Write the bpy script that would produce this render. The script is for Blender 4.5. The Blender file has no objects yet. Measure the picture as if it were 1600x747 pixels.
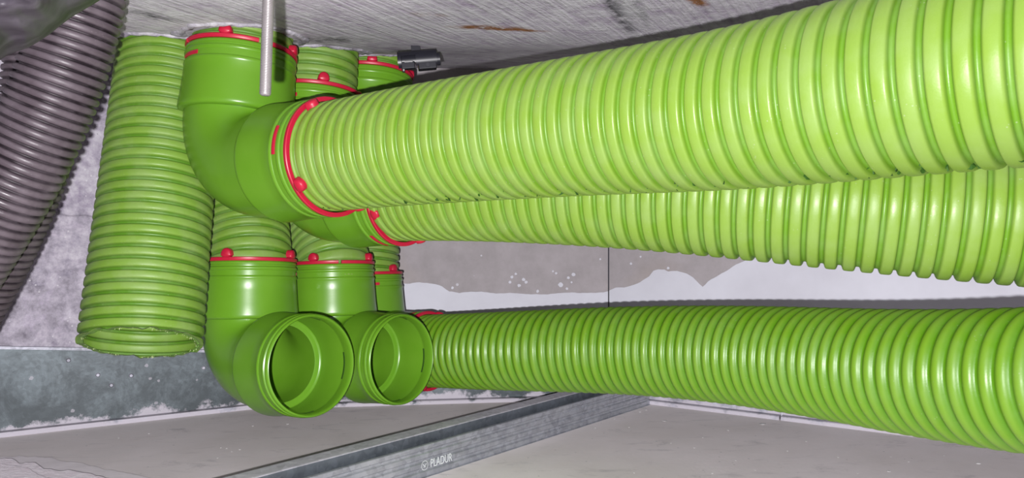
import bpy, bmesh, math, random
from mathutils import Vector, noise, Quaternion
random.seed(7)
C = bpy.context.scene.collection
SC = bpy.context.scene
F = 1150.0          # focal length in pixels of a 1600x747 frame
H = 0.25            # camera height over the suspended floor boards (metres)

# ------------------------------------------------------------------ camera
cam = bpy.data.objects.new('camera', bpy.data.cameras.new('camera'))
C.objects.link(cam)
cam.location = (0, 0, H)
cam.rotation_euler = (math.radians(90), 0, 0)
cam.data.sensor_width = 36
cam.data.lens = 36 * F / 1600
cam.data.clip_start = 0.01
SC.camera = cam

# ------------------------------------------------------------------ world
w = bpy.data.worlds.new('world'); SC.world = w; w.use_nodes = True
w.node_tree.nodes['Background'].inputs[0].default_value = (0.93, 0.90, 1.0, 1)
w.node_tree.nodes['Background'].inputs[1].default_value = 0.17

# ------------------------------------------------------------------ phone flash beside the lens
def point(name, loc, power, radius, col=(1, 1, 1), falloff='Linear'):
    l = bpy.data.lights.new(name, 'POINT'); l.energy = 1.0; l.shadow_soft_size = radius; l.color = col
    l.use_nodes = True
    nt = l.node_tree; em = nt.nodes['Emission']
    f = nt.nodes.new('ShaderNodeLightFalloff'); f.inputs['Strength'].default_value = power; f.inputs['Smooth'].default_value = .045
    nt.links.new(f.outputs[falloff], em.inputs['Strength'])
    o = bpy.data.objects.new(name, l); C.objects.link(o); o.location = loc
    return o
point('phone_flash', (-0.017, 0.0, H - 0.0165), 56.0, 0.0025, (1.0, 0.98, 1.0))

SC.view_settings.view_transform = 'Standard'
SC.view_settings.look = 'None'
SC.view_settings.exposure = 0.0
SC.view_settings.gamma = 1.0
SC.view_settings.use_curve_mapping = False

# ------------------------------------------------------------------ helpers
def W(x, y, d):                       # x right, y up from the eye, d distance ahead
    return Vector((x, d, H + y))
def P(u, v, d):
    return Vector(((u - 800) / F * d, d, H - (v - 373.5) / F * d))
def floor_pt(u, v, h=0.0):
    d = (H - h) * F / (v - 373.5)
    return Vector(((u - 800) / F * d, d, h))

def obj(name, verts, faces, m=None, parent=None, smooth=True, attr=None):
    me = bpy.data.meshes.new(name)
    me.from_pydata([tuple(v) for v in verts], [], faces)
    if smooth: me.polygons.foreach_set('use_smooth', [True] * len(me.polygons))
    if m: me.materials.append(m)
    if attr:
        a = me.attributes.new('rib', 'FLOAT', 'POINT'); a.data.foreach_set('value', attr)
    me.update()
    o = bpy.data.objects.new(name, me); C.objects.link(o)
    if parent: o.parent = parent
    return o
def empty(name, loc):
    o = bpy.data.objects.new(name, None); o.location = loc; o.empty_display_size = .02; C.objects.link(o)
    return o
def tag(o, label, cat, group=None):
    o['label'] = label; o['category'] = cat
    if group: o['group'] = group
    return o
def struct(o):
    o['kind'] = 'structure'; return o
def setparent(ch, root):              # keep world position (roots are only translated)
    ch.parent = root; ch.location = -root.location
class MB:
    def __init__(s): s.v = []; s.f = []
    def add(s, v, f):
        n = len(s.v); s.v += [tuple(p) for p in v]; s.f += [tuple(i + n for i in q) for q in f]
    def box(s, a, b, xd=Vector((1, 0, 0)), yd=Vector((0, 1, 0)), zd=Vector((0, 0, 1)), o=Vector((0, 0, 0))):
        vs = [o + xd * x + yd * y + zd * z for z in (a[2], b[2]) for y in (a[1], b[1]) for x in (a[0], b[0])]
        s.add(vs, [(0, 2, 3, 1), (4, 5, 7, 6), (0, 1, 5, 4), (2, 6, 7, 3), (0, 4, 6, 2), (1, 3, 7, 5)])
    def prism(s, pts, dz):            # polygon pts (list of Vector) extruded by vector dz
        n = len(pts)
        vs = list(pts) + [p + dz for p in pts]
        s.add(vs, [tuple(range(n))[::-1], tuple(range(n, 2 * n))] + [(i, (i + 1) % n, n + (i + 1) % n, n + i) for i in range(n)])
    def make(s, name, m=None, parent=None, smooth=False):
        return obj(name, s.v, s.f, m, parent, smooth)

def bevel(o, wd=.001, seg=2):
    md = o.modifiers.new('b', 'BEVEL'); md.width = wd; md.segments = seg; md.limit_method = 'ANGLE'
    return o

# ------------------------------------------------------------------ materials
def mat(name):
    m = bpy.data.materials.new(name); m.use_nodes = True
    nt = m.node_tree; b = nt.nodes['Principled BSDF']
    return m, nt, b
def N(nt, t, **k):
    n = nt.nodes.new(t)
    for a, v in k.items():
        if a in n.inputs: n.inputs[a].default_value = v
        else: setattr(n, a, v)
    return n
def ramp(nt, fac, stops, interp='LINEAR'):
    r = nt.nodes.new('ShaderNodeValToRGB'); r.color_ramp.interpolation = interp
    e = r.color_ramp.elements
    while len(e) < len(stops): e.new(.5)
    for i, (p, c) in enumerate(stops):
        e[i].position = p; e[i].color = (*c, 1) if len(c) == 3 else c
    nt.links.new(fac, r.inputs[0]); return r.outputs[0]
def mix(nt, fac, a, b, blend='MIX'):
    n = nt.nodes.new('ShaderNodeMix'); n.data_type = 'RGBA'; n.blend_type = blend
    for s, v in ((0, fac), (6, a), (7, b)):
        if isinstance(v, bpy.types.NodeSocket): nt.links.new(v, n.inputs[s])
        elif isinstance(v, (int, float)): n.inputs[s].default_value = v
        else: n.inputs[s].default_value = (*v, 1)
    return n.outputs[2]
def math_(nt, op, a, b=None, clamp=False):
    n = nt.nodes.new('ShaderNodeMath'); n.operation = op; n.use_clamp = clamp
    for i, v in enumerate((a, b)):
        if v is None: continue
        if isinstance(v, bpy.types.NodeSocket): nt.links.new(v, n.inputs[i])
        else: n.inputs[i].default_value = v
    return n.outputs[0]
def geo(nt):
    return nt.nodes.new('ShaderNodeNewGeometry').outputs['Position']
def mapping(nt, vec, loc=(0, 0, 0), rot=(0, 0, 0), scale=(1, 1, 1), typ='POINT'):
    n = nt.nodes.new('ShaderNodeMapping'); n.vector_type = typ
    n.inputs['Location'].default_value = loc; n.inputs['Rotation'].default_value = rot; n.inputs['Scale'].default_value = scale
    nt.links.new(vec, n.inputs[0]); return n.outputs[0]
def nz(nt, vec, scale, detail=4, rough=.55, dist=0):
    n = N(nt, 'ShaderNodeTexNoise'); n.inputs['Scale'].default_value = scale; n.inputs['Detail'].default_value = detail
    n.inputs['Roughness'].default_value = rough; n.inputs['Distortion'].default_value = dist
    nt.links.new(vec, n.inputs['Vector']); return n.outputs['Fac']
def bump(nt, b, h, strength=.3, dist=.001, prev=None):
    n = nt.nodes.new('ShaderNodeBump'); n.inputs['Strength'].default_value = strength; n.inputs['Distance'].default_value = dist
    nt.links.new(h, n.inputs['Height'])
    if prev: nt.links.new(prev, n.inputs['Normal'])
    nt.links.new(n.outputs[0], b.inputs['Normal']); return n.outputs[0]

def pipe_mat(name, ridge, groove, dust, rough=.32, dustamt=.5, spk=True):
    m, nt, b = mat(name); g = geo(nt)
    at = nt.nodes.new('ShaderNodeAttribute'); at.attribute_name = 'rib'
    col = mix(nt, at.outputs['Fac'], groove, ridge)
    n1 = nz(nt, g, 45, 5, .6)
    f = ramp(nt, n1, [(.42, (0, 0, 0)), (.75, (1, 1, 1))])
    col = mix(nt, math_(nt, 'MULTIPLY', f, dustamt * .35), col, dust)
    if spk:
        v = N(nt, 'ShaderNodeTexVoronoi', Scale=330.0); nt.links.new(g, v.inputs['Vector'])
        s = math_(nt, 'LESS_THAN', v.outputs['Distance'], .12)
        n2 = nz(nt, g, 60, 3)
        s = math_(nt, 'MULTIPLY', s, math_(nt, 'GREATER_THAN', n2, .56))
        col = mix(nt, math_(nt, 'MULTIPLY', s, .55), col, dust)
    nt.links.new(col, b.inputs['Base Color'])
    r = math_(nt, 'ADD', math_(nt, 'MULTIPLY', f, .25), rough)
    nt.links.new(r, b.inputs['Roughness'])
    bump(nt, b, nz(nt, g, 900, 3), .12, .0004)
    return m
M = {}
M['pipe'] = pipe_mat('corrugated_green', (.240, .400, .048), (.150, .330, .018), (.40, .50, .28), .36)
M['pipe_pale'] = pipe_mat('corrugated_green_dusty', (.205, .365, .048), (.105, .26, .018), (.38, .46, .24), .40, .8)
M['pipe_far'] = pipe_mat('corrugated_green_dimmed', (.185, .360, .022), (.100, .27, .007), (.3, .4, .2), .36, .3)  # same green as the top pipe, darkened in colour for its distance from the flash
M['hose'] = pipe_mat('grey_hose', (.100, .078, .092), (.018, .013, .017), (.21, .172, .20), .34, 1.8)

m, nt, b = mat('elbow_green'); g = geo(nt)
n1 = nz(nt, g, 30, 4)
col = mix(nt, ramp(nt, n1, [(.3, (0, 0, 0)), (.7, (1, 1, 1))]), (.135, .335, .017), (.155, .36, .024))
nt.links.new(col, b.inputs['Base Color']); b.inputs['Roughness'].default_value = .30
bump(nt, b, nz(nt, g, 500, 3), .04, .0004)
M['elbow'] = m
m, nt, b = mat('elbow_slot'); b.inputs['Base Color'].default_value = (.03, .09, .006, 1); b.inputs['Roughness'].default_value = .6; M['slot'] = m  # dark strip painted as the shade inside an open slot
m, nt, b = mat('ring_red'); g = geo(nt)
nt.links.new(mix(nt, nz(nt, g, 60, 3), (.52, .008, .035), (.60, .018, .055)), b.inputs['Base Color'])
b.inputs['Roughness'].default_value = .38; M['red'] = m

def concrete(name, c0, c1, spots, streak_dir=None, rust=(), dark=(), pale=(), midk=.55):
    m, nt, b = mat(name); g = geo(nt)
    big = nz(nt, g, 6, 6, .65, .4); fine = nz(nt, g, 60, 8, .7)
    col = mix(nt, ramp(nt, big, [(.32, (0, 0, 0)), (.68, (1, 1, 1))]), c0, c1)
    col = mix(nt, .8, col, ramp(nt, fine, [(.30, (.18, .17, .19)), (.5, (.5, .49, .51)), (.72, (.85, .83, .87))]), 'OVERLAY')
    mid = nz(nt, g, 19, 6, .75, .6)
    col = mix(nt, midk, col, ramp(nt, mid, [(.32, (.22, .2, .23)), (.5, (.5, .49, .51)), (.68, (.8, .78, .82))]), 'OVERLAY')
    hb = math_(nt, 'ADD', math_(nt, 'MULTIPLY', fine, .5), nz(nt, g, 220, 4, .7))
    if streak_dir is not None:
        st = mapping(nt, g, rot=(0, 0, -streak_dir), scale=(1, 1, 1), typ='POINT')
        st = mapping(nt, st, scale=(11, 230, 11))
        sn = nz(nt, st, 1.0, 5, .6, .3)
        patch = ramp(nt, nz(nt, g, 3.2, 3), [(.40, (0, 0, 0)), (.6, (1, 1, 1))])
        k = ramp(nt, sn, [(.35, (.38, .37, .39)), (.6, (.75, .75, .76))])
        col = mix(nt, math_(nt, 'ADD', math_(nt, 'MULTIPLY', patch, .55), .25), col, k, 'OVERLAY')
        hb = math_(nt, 'ADD', hb, math_(nt, 'MULTIPLY', sn, 1.6))
    # lime spots
    v = N(nt, 'ShaderNodeTexVoronoi', Scale=34.0); nt.links.new(mapping(nt, g, loc=(.3, .1, .7)), v.inputs['Vector'])
    v.inputs['Randomness'].default_value = 1
    d = math_(nt, 'ADD', v.outputs['Distance'], math_(nt, 'MULTIPLY', fine, .12))
    s = ramp(nt, d, [(.13, (1, 1, 1)), (.22, (0, 0, 0))])
    s = math_(nt, 'MULTIPLY', s, ramp(nt, nz(nt, g, 9, 2), [(.48, (0, 0, 0)), (.6, (1, 1, 1))]))
    col = mix(nt, math_(nt, 'MULTIPLY', s, spots), col, (.72, .69, .74))
    v2 = N(nt, 'ShaderNodeTexVoronoi', Scale=120.0); nt.links.new(g, v2.inputs['Vector'])
    s2 = math_(nt, 'LESS_THAN', v2.outputs['Distance'], .13)
    s2 = math_(nt, 'MULTIPLY', s2, math_(nt, 'GREATER_THAN', nz(nt, g, 14, 2), .5))
    col = mix(nt, math_(nt, 'MULTIPLY', s2, spots * .8), col, (.8, .77, .82))
    pit = math_(nt, 'LESS_THAN', v2.outputs['Distance'], .07)
    pit = math_(nt, 'MULTIPLY', pit, math_(nt, 'LESS_THAN', nz(nt, g, 14, 2), .42))
    col = mix(nt, math_(nt, 'MULTIPLY', pit, .7), col, (.06, .055, .06))
    for grp, c in ((rust, (.33, .135, .045)), (dark, (.10, .095, .11)), (pale, (.72, .70, .74))):
        for (x, y, z, ang, lx, ly, amt) in grp:     # elongated stains standing at fixed places
            q = mapping(nt, g, loc=(x, y, z), rot=(0, 0, ang), scale=(lx, ly, .3), typ='TEXTURE')
            gr = N(nt, 'ShaderNodeTexGradient', gradient_type='SPHERICAL'); nt.links.new(q, gr.inputs[0])
            k = math_(nt, 'MULTIPLY', gr.outputs['Fac'], ramp(nt, nz(nt, g, 70, 5, .7), [(.38, (0, 0, 0)), (.62, (1, 1, 1))]))
            col = mix(nt, math_(nt, 'MULTIPLY', k, amt, True), col, c)
    nt.links.new(col, b.inputs['Base Color']); b.inputs['Roughness'].default_value = .85
    bump(nt, b, hb, .55, .0022)
    return m

def galv(name, base=(.30, .33, .36), rough=.38, plaster=None, metal=.75):
    m, nt, b = mat(name); g = geo(nt)
    v = N(nt, 'ShaderNodeTexVoronoi', Scale=190.0); nt.links.new(g, v.inputs['Vector'])
    sp = nt.nodes.new('ShaderNodeSeparateColor'); nt.links.new(v.outputs['Color'], sp.inputs[0])
    k = ramp(nt, sp.outputs[0], [(0, tuple(c * .85 for c in base)), (1, tuple(min(1, c * 1.2) for c in base))])
    n2 = nz(nt, g, 26, 6, .7)
    col = mix(nt, ramp(nt, n2, [(.45, (0, 0, 0)), (.85, (.5, .5, .5))]), k, tuple(min(1, c * 1.9) for c in base))
    mt = metal
    if plaster:
        sz = nt.nodes.new('ShaderNodeSeparateXYZ'); nt.links.new(g, sz.inputs[0])
        hgt = math_(nt, 'SUBTRACT', sz.outputs['Z'], plaster)
        n3 = nz(nt, g, 22, 6, .7)
        t = math_(nt, 'SUBTRACT', math_(nt, 'MULTIPLY', math_(nt, 'SUBTRACT', n3, .5), .075), hgt)
        f = ramp(nt, math_(nt, 'MULTIPLY', t, 60), [(0, (0, 0, 0)), (.4, (1, 1, 1))])
        v3 = N(nt, 'ShaderNodeTexVoronoi', Scale=48.0); nt.links.new(g, v3.inputs['Vector'])
        dk = ramp(nt, nz(nt, g, 17, 7, .75, .5), [(.42, (1, 1, 1)), (.58, (0, 0, 0))])
        col = mix(nt, math_(nt, 'MULTIPLY', dk, .65), col, tuple(c * .35 for c in base))
        bl = math_(nt, 'MULTIPLY', math_(nt, 'LESS_THAN', math_(nt, 'ADD', v3.outputs['Distance'], math_(nt, 'MULTIPLY', nz(nt, g, 150, 5, .8), .3)), .26), math_(nt, 'GREATER_THAN', nz(nt, g, 11, 2), .52))
        f = math_(nt, 'MAXIMUM', f, math_(nt, 'MULTIPLY', bl, .45))
        col = mix(nt, math_(nt, 'MULTIPLY', f, .9), col, (.62, .58, .65))
        mt = math_(nt, 'MULTIPLY', math_(nt, 'SUBTRACT', 1.0, f), metal)
        nt.links.new(mt, b.inputs['Metallic'])
    else: b.inputs['Metallic'].default_value = metal
    nt.links.new(col, b.inputs['Base Color'])
    nt.links.new(math_(nt, 'ADD', math_(nt, 'MULTIPLY', n2, .3), rough - .1), b.inputs['Roughness'])
    bump(nt, b, nz(nt, g, 160, 3), .15, .0004)
    return m

# ------------------------------------------------------------------ room geometry (plan corners)
K0 = Vector((-1.10, 0.674)); K1 = Vector((-0.393, 1.091)); K2 = Vector((0.1527, 1.163)); K3 = Vector((1.10, 0.586))
def softplus(t, k=.03): return k * math.log(1 + math.exp(max(-40, min(40, t / k))))
def ceil_z(x, d):
    return H + .1885 + .18 * softplus(d - .72) + .0018 * noise.noise(Vector((x * 9, d * 9, 0)))

M['ceiling'] = concrete('ceiling_concrete', (.55, .51, .57), (.80, .755, .82), .35, math.radians(62),
    rust=[(-.02, .66, H + .185, .1, .045, .010, 1.8), (-.004, .665, H + .187, .15, .045, .006, 2.4), (.142, .575, H + .187, 1.0, .035, .009, 2.6),
          (-.07, .62, H + .183, .3, .02, .009, .9)],
    dark=[(.086, .60, H + .187, 1.25, .10, .012, 2.2), (.102, .60, H + .187, 1.25, .07, .007, 2.4), (-.19, .71, H + .19, 0, .07, .02, 1.4), (-.12, .79, H + .2, -.6, .05, .02, 1.2), (-.30, .62, H + .183, .8, .03, .015, 1.2)],
    pale=[(.094, .59, H + .187, 1.25, .11, .016, 1.8), (-.29, .57, H + .183, .2, .03, .012, .9), (-.25, .565, H + .183, 0, .02, .012, .9), (-.13, .69, H + .183, 0, .012, .008, 1.3)])
M['concrete'] = concrete('wall_concrete', (.40, .375, .42), (.60, .57, .63), .9, midk=.4)

def grid_slab(name, fz, x0, x1, y0, y1, n, m, th):
    vs = []; fs = []
    for j in range(m + 1):
        for i in range(n + 1):
            x = x0 + (x1 - x0) * i / n; y = y0 + (y1 - y0) * j / m; vs.append((x, y, fz(x, y)))
    nn = len(vs)
    vs += [(v[0], v[1], v[2] + th) for v in vs]
    for j in range(m):
        for i in range(n):
            a = j * (n + 1) + i; q = (a, a + 1, a + n + 2, a + n + 1)
            fs.append(q[::-1]); fs.append(tuple(k + nn for k in q))
    ring = [i for i in range(n + 1)] + [j * (n + 1) + n for j in range(1, m + 1)] + [m * (n + 1) + i for i in range(n - 1, -1, -1)] + [j * (n + 1) for j in range(m - 1, 0, -1)]
    for a, b_ in zip(ring, ring[1:] + ring[:1]): fs.append((a, b_, b_ + nn, a + nn))
    return vs, fs
vs, fs = grid_slab('ceiling', ceil_z, -1.15, 1.15, -.15, 1.25, 110, 70, .06)
ceiling = struct(obj('ceiling', vs, fs, M['ceiling']))

# floor: back of the plasterboard of the suspended ceiling
m, nt, b = mat('floor_board'); g = geo(nt)
st = mapping(nt, mapping(nt, g, rot=(0, 0, -.75)), scale=(5, 60, 5))
n1 = nz(nt, st, 1.0, 6, .65, .5); n2 = nz(nt, g, 5, 5, .6)
col = mix(nt, ramp(nt, n2, [(.3, (0, 0, 0)), (.7, (1, 1, 1))]), (.98, .91, .88), (1.22, 1.14, 1.14))
col = mix(nt, .35, col, ramp(nt, n1, [(.3, (.35, .35, .35)), (.7, (.7, .7, .7))]), 'OVERLAY')
v = N(nt, 'ShaderNodeTexVoronoi', Scale=60.0); nt.links.new(g, v.inputs['Vector'])
s = math_(nt, 'MULTIPLY', math_(nt, 'LESS_THAN', v.outputs['Distance'], .075), math_(nt, 'GREATER_THAN', nz(nt, g, 13, 2), .5))
col = mix(nt, s, col, (.75, .72, .72))
sm = ramp(nt, nz(nt, mapping(nt, g, scale=(6, 16, 6)), 2.2, 6, .75, .8), [(.56, (0, 0, 0)), (.75, (.7, .7, .7))])
col = mix(nt, sm, col, (.55, .52, .54))
nt.links.new(col, b.inputs['Base Color']); b.inputs['Roughness'].default_value = .55
bump(nt, b, math_(nt, 'ADD', nz(nt, g, 160, 4), n1), .18, .001)
M['floor'] = m
mb = MB(); mb.prism([Vector(p) for p in ((-1.12, .1, -.0125), (1.12, .1, -.0125), (1.12, .62, -.0125), (K2.x + .01, K2.y + .02, -.0125), (K1.x, K1.y + .02, -.0125), (-1.12, .70, -.0125))], Vector((0, 0, .0125)))
floor = struct(mb.make('floor', M['floor']))

def wall(name, a, b_, m, th=.03, z0=-.0125, z1=.62, over=.0):
    d = (b_ - a).normalized(); n = Vector((-d.y, d.x))
    if n.dot(Vector((0, 1))) < 0: n = -n
    mb = MB(); mb.prism([Vector((*p, z0)) for p in (a - d * over, b_ + d * over, b_ + d * over + n * th, a - d * over + n * th)], Vector((0, 0, z1 - z0)))
    return struct(mb.make(name, m)), d, -n
m, nt, b = mat('wall_board_grey'); g = geo(nt)
n1 = nz(nt, g, 25, 6, .7); n2 = nz(nt, g, 7, 4)
col = mix(nt, ramp(nt, n1, [(.3, (0, 0, 0)), (.75, (1, 1, 1))]), (.35, .32, .33), (.46, .42, .44))
col = mix(nt, ramp(nt, n2, [(.55, (0, 0, 0)), (.8, (.5, .5, .5))]), col, (.42, .35, .31))
v = N(nt, 'ShaderNodeTexVoronoi', Scale=55.0); nt.links.new(g, v.inputs['Vector'])
s = math_(nt, 'MULTIPLY', math_(nt, 'LESS_THAN', math_(nt, 'ADD', v.outputs['Distance'], math_(nt, 'MULTIPLY', n1, .1)), .2), math_(nt, 'GREATER_THAN', nz(nt, g, 10, 2), .60))
col = mix(nt, s, col, (.62, .60, .66))
nt.links.new(col, b.inputs['Base Color']); b.inputs['Roughness'].default_value = .85
bump(nt, b, n1, .2, .001)
M['board'] = m
m, nt, b = mat('white_primer'); g = geo(nt)
n1 = nz(nt, g, 12, 5, .6)
col = mix(nt, ramp(nt, n1, [(.35, (0, 0, 0)), (.8, (1, 1, 1))]), (.70, .70, .78), (.60, .59, .66))
nt.links.new(col, b.inputs['Base Color']); b.inputs['Roughness'].default_value = .7
bump(nt, b, nz(nt, g, 120, 4), .08, .0006)
M['primer'] = m
wl, dl, nl = wall('wall_left', K0, K1, M['concrete'])
wm, dm, nm = wall('wall_back', K1, K2, M['board'])
wr, dr, nr = wall('wall_right', K2, K3, M['board'])

def on_wall(u, v, a, n2d, off=0.0):     # a point of a wall plane seen along a direction from the eye
    k = (u - 800) / F
    dd = (a + n2d * off).dot(n2d) / (k * n2d.x + n2d.y)
    return Vector((k * dd, dd, H - (v - 373.5) / F * dd))
# form-board ridge across the concrete wall
mb = MB(); prev = None
pts = [on_wall(u, 322 + (u + 60) * .085 + 1.5 * math.sin(u * .13), K0, nl, .0005) for u in range(-60, 380, 8)]
for a, c in zip(pts, pts[1:]):
    up = Vector((0, 0, .0012)); o3 = Vector((*nl, 0)) * .0014
    mb.add([a - up, c - up, c + o3, a + o3, a + up, c + up], [(0, 1, 2, 3), (3, 2, 5, 4)])
mb.make('formwork_ridge', M['concrete'], wl)

# white primer coat with its hand-rolled ragged upper edge, a skin 0.6 mm proud of the board
edge_m = [(386, 444), (640, 443), (655, 441), (667, 442.5), (680, 444), (691, 448), (702, 455), (718, 458), (735, 455.5), (752, 456), (775, 458.5), (800, 458), (830, 460), (856, 460), (885, 457), (915, 458), (943, 457), (950.5, 455)]
edge_r = [(951.5, 454.5), (962, 449), (975, 449.5), (986, 447), (1000, 441), (1014, 432.5), (1021, 423), (1029, 421), (1038, 421.5), (1044, 424), (1058, 423), (1073, 427), (1083, 434), (1090, 441), (1098, 448), (1106, 440), (1116, 434), (1128, 427), (1140, 420), (1150, 413), (1163, 408), (1190, 398), (1230, 385), (1300, 372), (1450, 350), (1700, 330), (2300, 300)]
def coat(edge, a, n2d, name, parent):
    top = []
    for (p, q) in zip(edge, edge[1:]):
        k = max(1, int(abs(q[0] - p[0]) / 4)) if p[0] < 1300 else 4
        for i in range(k):
            t = i / k; u = p[0] + (q[0] - p[0]) * t; v = p[1] + (q[1] - p[1]) * t
            v += 1.0 * noise.noise(Vector((u * .12, v * .1, 3)))
            top.append((u, v))
    top.append(edge[-1])
    n3 = Vector((*n2d, 0)); vs = []; fs = []
    for (u, v) in top:
        p = on_wall(u, v, a, n2d, .0006); q = p.copy(); q.z = 0.0
        vs += [p - n3 * .0006, p, q]
    for i in range(len(top) - 1):
        a_ = i * 3; fs += [(a_, a_ + 1, a_ + 4, a_ + 3), (a_ + 1, a_ + 2, a_ + 5, a_ + 4)]
    o = obj(name, vs, fs, M['primer'], parent, False); o['label'] = 'white primer coat with a ragged upper edge'
coat(edge_m, K1, nm, 'primer_coat', wm)
coat(edge_r, K2, nr, 'primer_coat', wr)
# splashes of primer and filler on the bare board
rs = random.Random(3)
mb = MB()
for (u, v, r) in [(800, 433, 3), (806, 428, 2.5), (822, 441, 3), (811, 446, 3.5), (818, 437, 3.5), (876, 445, 5), (888, 434, 3), (896, 429, 4), (869, 427, 2.5), (886, 451, 2.5), (840, 455, 3), (986, 412, 2.5), (1044, 419, 3), (797, 441, 3), (864, 424, 2), (707, 450, 3), (893, 441, 2), (938, 405, 2), (1001, 401, 2.2)]:
    a, nn2 = (K1, nm) if u < 951 else (K2, nr)
    ring = [on_wall(u + .75 * r * (1 + .2 * rs.uniform(-1, 1)) * math.cos(t), v + .75 * r * (1 + .2 * rs.uniform(-1, 1)) * math.sin(t), a, nn2, .0007) for t in [k * math.pi / 5 for k in range(10)]]
    mb.add(ring, [tuple(range(10))])
o = mb.make('primer_splashes', M['primer'], wm); o['kind'] = 'stuff'
# joint bead in the corner
m, nt, b = mat('dark_joint'); b.inputs['Base Color'].default_value = (.05, .05, .06, 1); b.inputs['Roughness'].default_value = .9; M['dark'] = m
mb = MB(); mb.box((K2.x - .0011, K2.y - .0016, .04), (K2.x + .0007, K2.y + .002, .5)); struct(mb.make('trim_1', M['dark']))

# ------------------------------------------------------------------ tracks and rails
def extrude(name, prof, a, b_, m, parent=None, seg=1, smooth=False):
    """closed cross-section prof [(out, up)] swept from a to b on the floor; out = to the viewer's side"""
    d = (b_ - a).normalized(); n = Vector((d.y, -d.x))
    vs = []; fs = []; L = len(prof)
    for k in range(seg + 1):
        c = a + (b_ - a) * k / seg
        for (o, h) in prof:
            q = c + n * o; vs.append((q.x, q.y, h))
    for k in range(seg):
        for i in range(L):
            j = (i + 1) % L; fs.append((k * L + i, k * L + j, (k + 1) * L + j, (k + 1) * L + i))
    fs.append(tuple(range(L))[::-1]); fs.append(tuple(range(seg * L, seg * L + L)))
    return obj(name, vs, fs, m, parent, smooth)
def sheet(path, t=.0008):             # open polyline -> closed thin sheet outline
    out = []; back = []
    for i, p in enumerate(path):
        a = Vector(path[max(0, i - 1)]); b_ = Vector(path[min(len(path) - 1, i + 1)])
        d = (b_ - a).normalized(); n = Vector((-d.y, d.x)) * t
        out.append((p[0], p[1])); back.append((p[0] + n.x, p[1] + n.y))
    return out + back[::-1]
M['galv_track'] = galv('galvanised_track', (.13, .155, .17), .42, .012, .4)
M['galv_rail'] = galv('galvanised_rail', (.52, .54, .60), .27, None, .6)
M['galv_lit'] = galv('galvanised_lit', (.70, .68, .76), .45, None, .25)  # channel metal lightened in colour, as its lit top
M['galv_shaded'] = galv('galvanised_shaded', (.22, .25, .29), .36, None, .7)  # same channel metal darkened in colour, as its shaded side
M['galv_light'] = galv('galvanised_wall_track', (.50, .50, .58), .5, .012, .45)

# tall track along the concrete wall (top edge falls towards the corner)
a3 = Vector((*K0, 0)); b3 = Vector((*K1, 0)); n3 = Vector((*nl, 0)); d3 = Vector((*dl, 0)); Lw = (b3 - a3).length
t0 = .114 + (.114 - .0854) / (Lw * .37) * (Lw * .63)
def tz(t): return .114 + (.0854 - .114) * ((t * Lw) - (Vector((-.6525, .938)) - K0).length) / ((K1 - Vector((-.6525, .938))).length)
root = tag(empty('wall_track', (a3 + b3) / 2), 'tall dark galvanised track screwed along the foot of the concrete wall, smeared with plaster', 'metal track')
def track_piece(name, o0, o1, zf0, zf1, m):
    vs = []; n = 24; fs = []
    for i in range(n + 1):
        t = i / n; c = a3 + (b3 - a3) * t
        for (o, zf) in ((o0, zf0), (o1, zf0), (o1, zf1), (o0, zf1)):
            vs.append(c + n3 * o + Vector((0, 0, zf(t))))
    for i in range(n):
        for j in range(4): fs.append((i * 4 + j, i * 4 + (j + 1) % 4, i * 4 + 4 + (j + 1) % 4, i * 4 + 4 + j))
    fs += [(3, 2, 1, 0), tuple(n * 4 + j for j in range(4))]
    o = obj(name, vs, fs, m, None, False); setparent(o, root); return o
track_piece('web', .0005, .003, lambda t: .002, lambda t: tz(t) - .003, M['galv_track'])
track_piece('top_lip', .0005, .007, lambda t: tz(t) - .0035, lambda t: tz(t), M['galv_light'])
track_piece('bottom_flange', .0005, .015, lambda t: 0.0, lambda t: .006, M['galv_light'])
for (u, v) in [(153, 586), (205, 587), (174, 602), (318, 575), (107, 563)]:
    p = on_wall(u, v, K0, nl, .003); mb = MB()
    ring = [p + d3 * (.0032 * math.cos(t)) + Vector((0, 0, .0032 * math.sin(t))) for t in [k * math.pi / 4 for k in range(8)]]
    top = [p + n3 * .0018 + (q - p) * .6 for q in ring]
    mb.add(ring + top, [tuple(range(8, 16))] + [(i, (i + 1) % 8, 8 + (i + 1) % 8, 8 + i) for i in range(8)])
    o = mb.make('screw_head', M['galv_light']); setparent(o, root)

def wall_track(name, a, b_, n2d, h, m, label):
    r = tag(empty(name, Vector((*((a + b_) / 2), 0))), label, 'metal track')
    d = (b_ - a).normalized()
    for nm_, prof in (('web', [(0.0006, .002), (.0020, .002), (.0020, h), (.0006, h)]), ('bottom_flange', [(.0006, 0), (.014, 0), (.014, .0045), (.013, .0055), (.0006, .0055)])):
        vs = []
        for c in (a, b_):
            for (o, z) in prof: q = c + n2d * o; vs.append((q.x, q.y, z))
        L = len(prof)
        fs = [(i, (i + 1) % L, L + (i + 1) % L, L + i) for i in range(L)] + [tuple(range(L))[::-1], tuple(range(L, 2 * L))]
        o = obj(nm_, vs, fs, m, None, False); setparent(o, r)
wall_track('wall_track', K1 + dm * .004, K2 - dm * .03, nm, .075, M['galv_track'], 'dark galvanised track along the foot of the grey plasterboard back wall')
J = on_wall(1222, 650, K2, nr).xy
wall_track('wall_track', K2 + dr * .012, J - dr * .0012, nr, .05, M['galv_light'], 'short pale galvanised track at the foot of the right wall, from corner to joint')
wall_track('wall_track', J + dr * .0012, K3, nr, .05, M['galv_light'], 'long pale galvanised track at the foot of the right wall, right of the joint')

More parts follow.
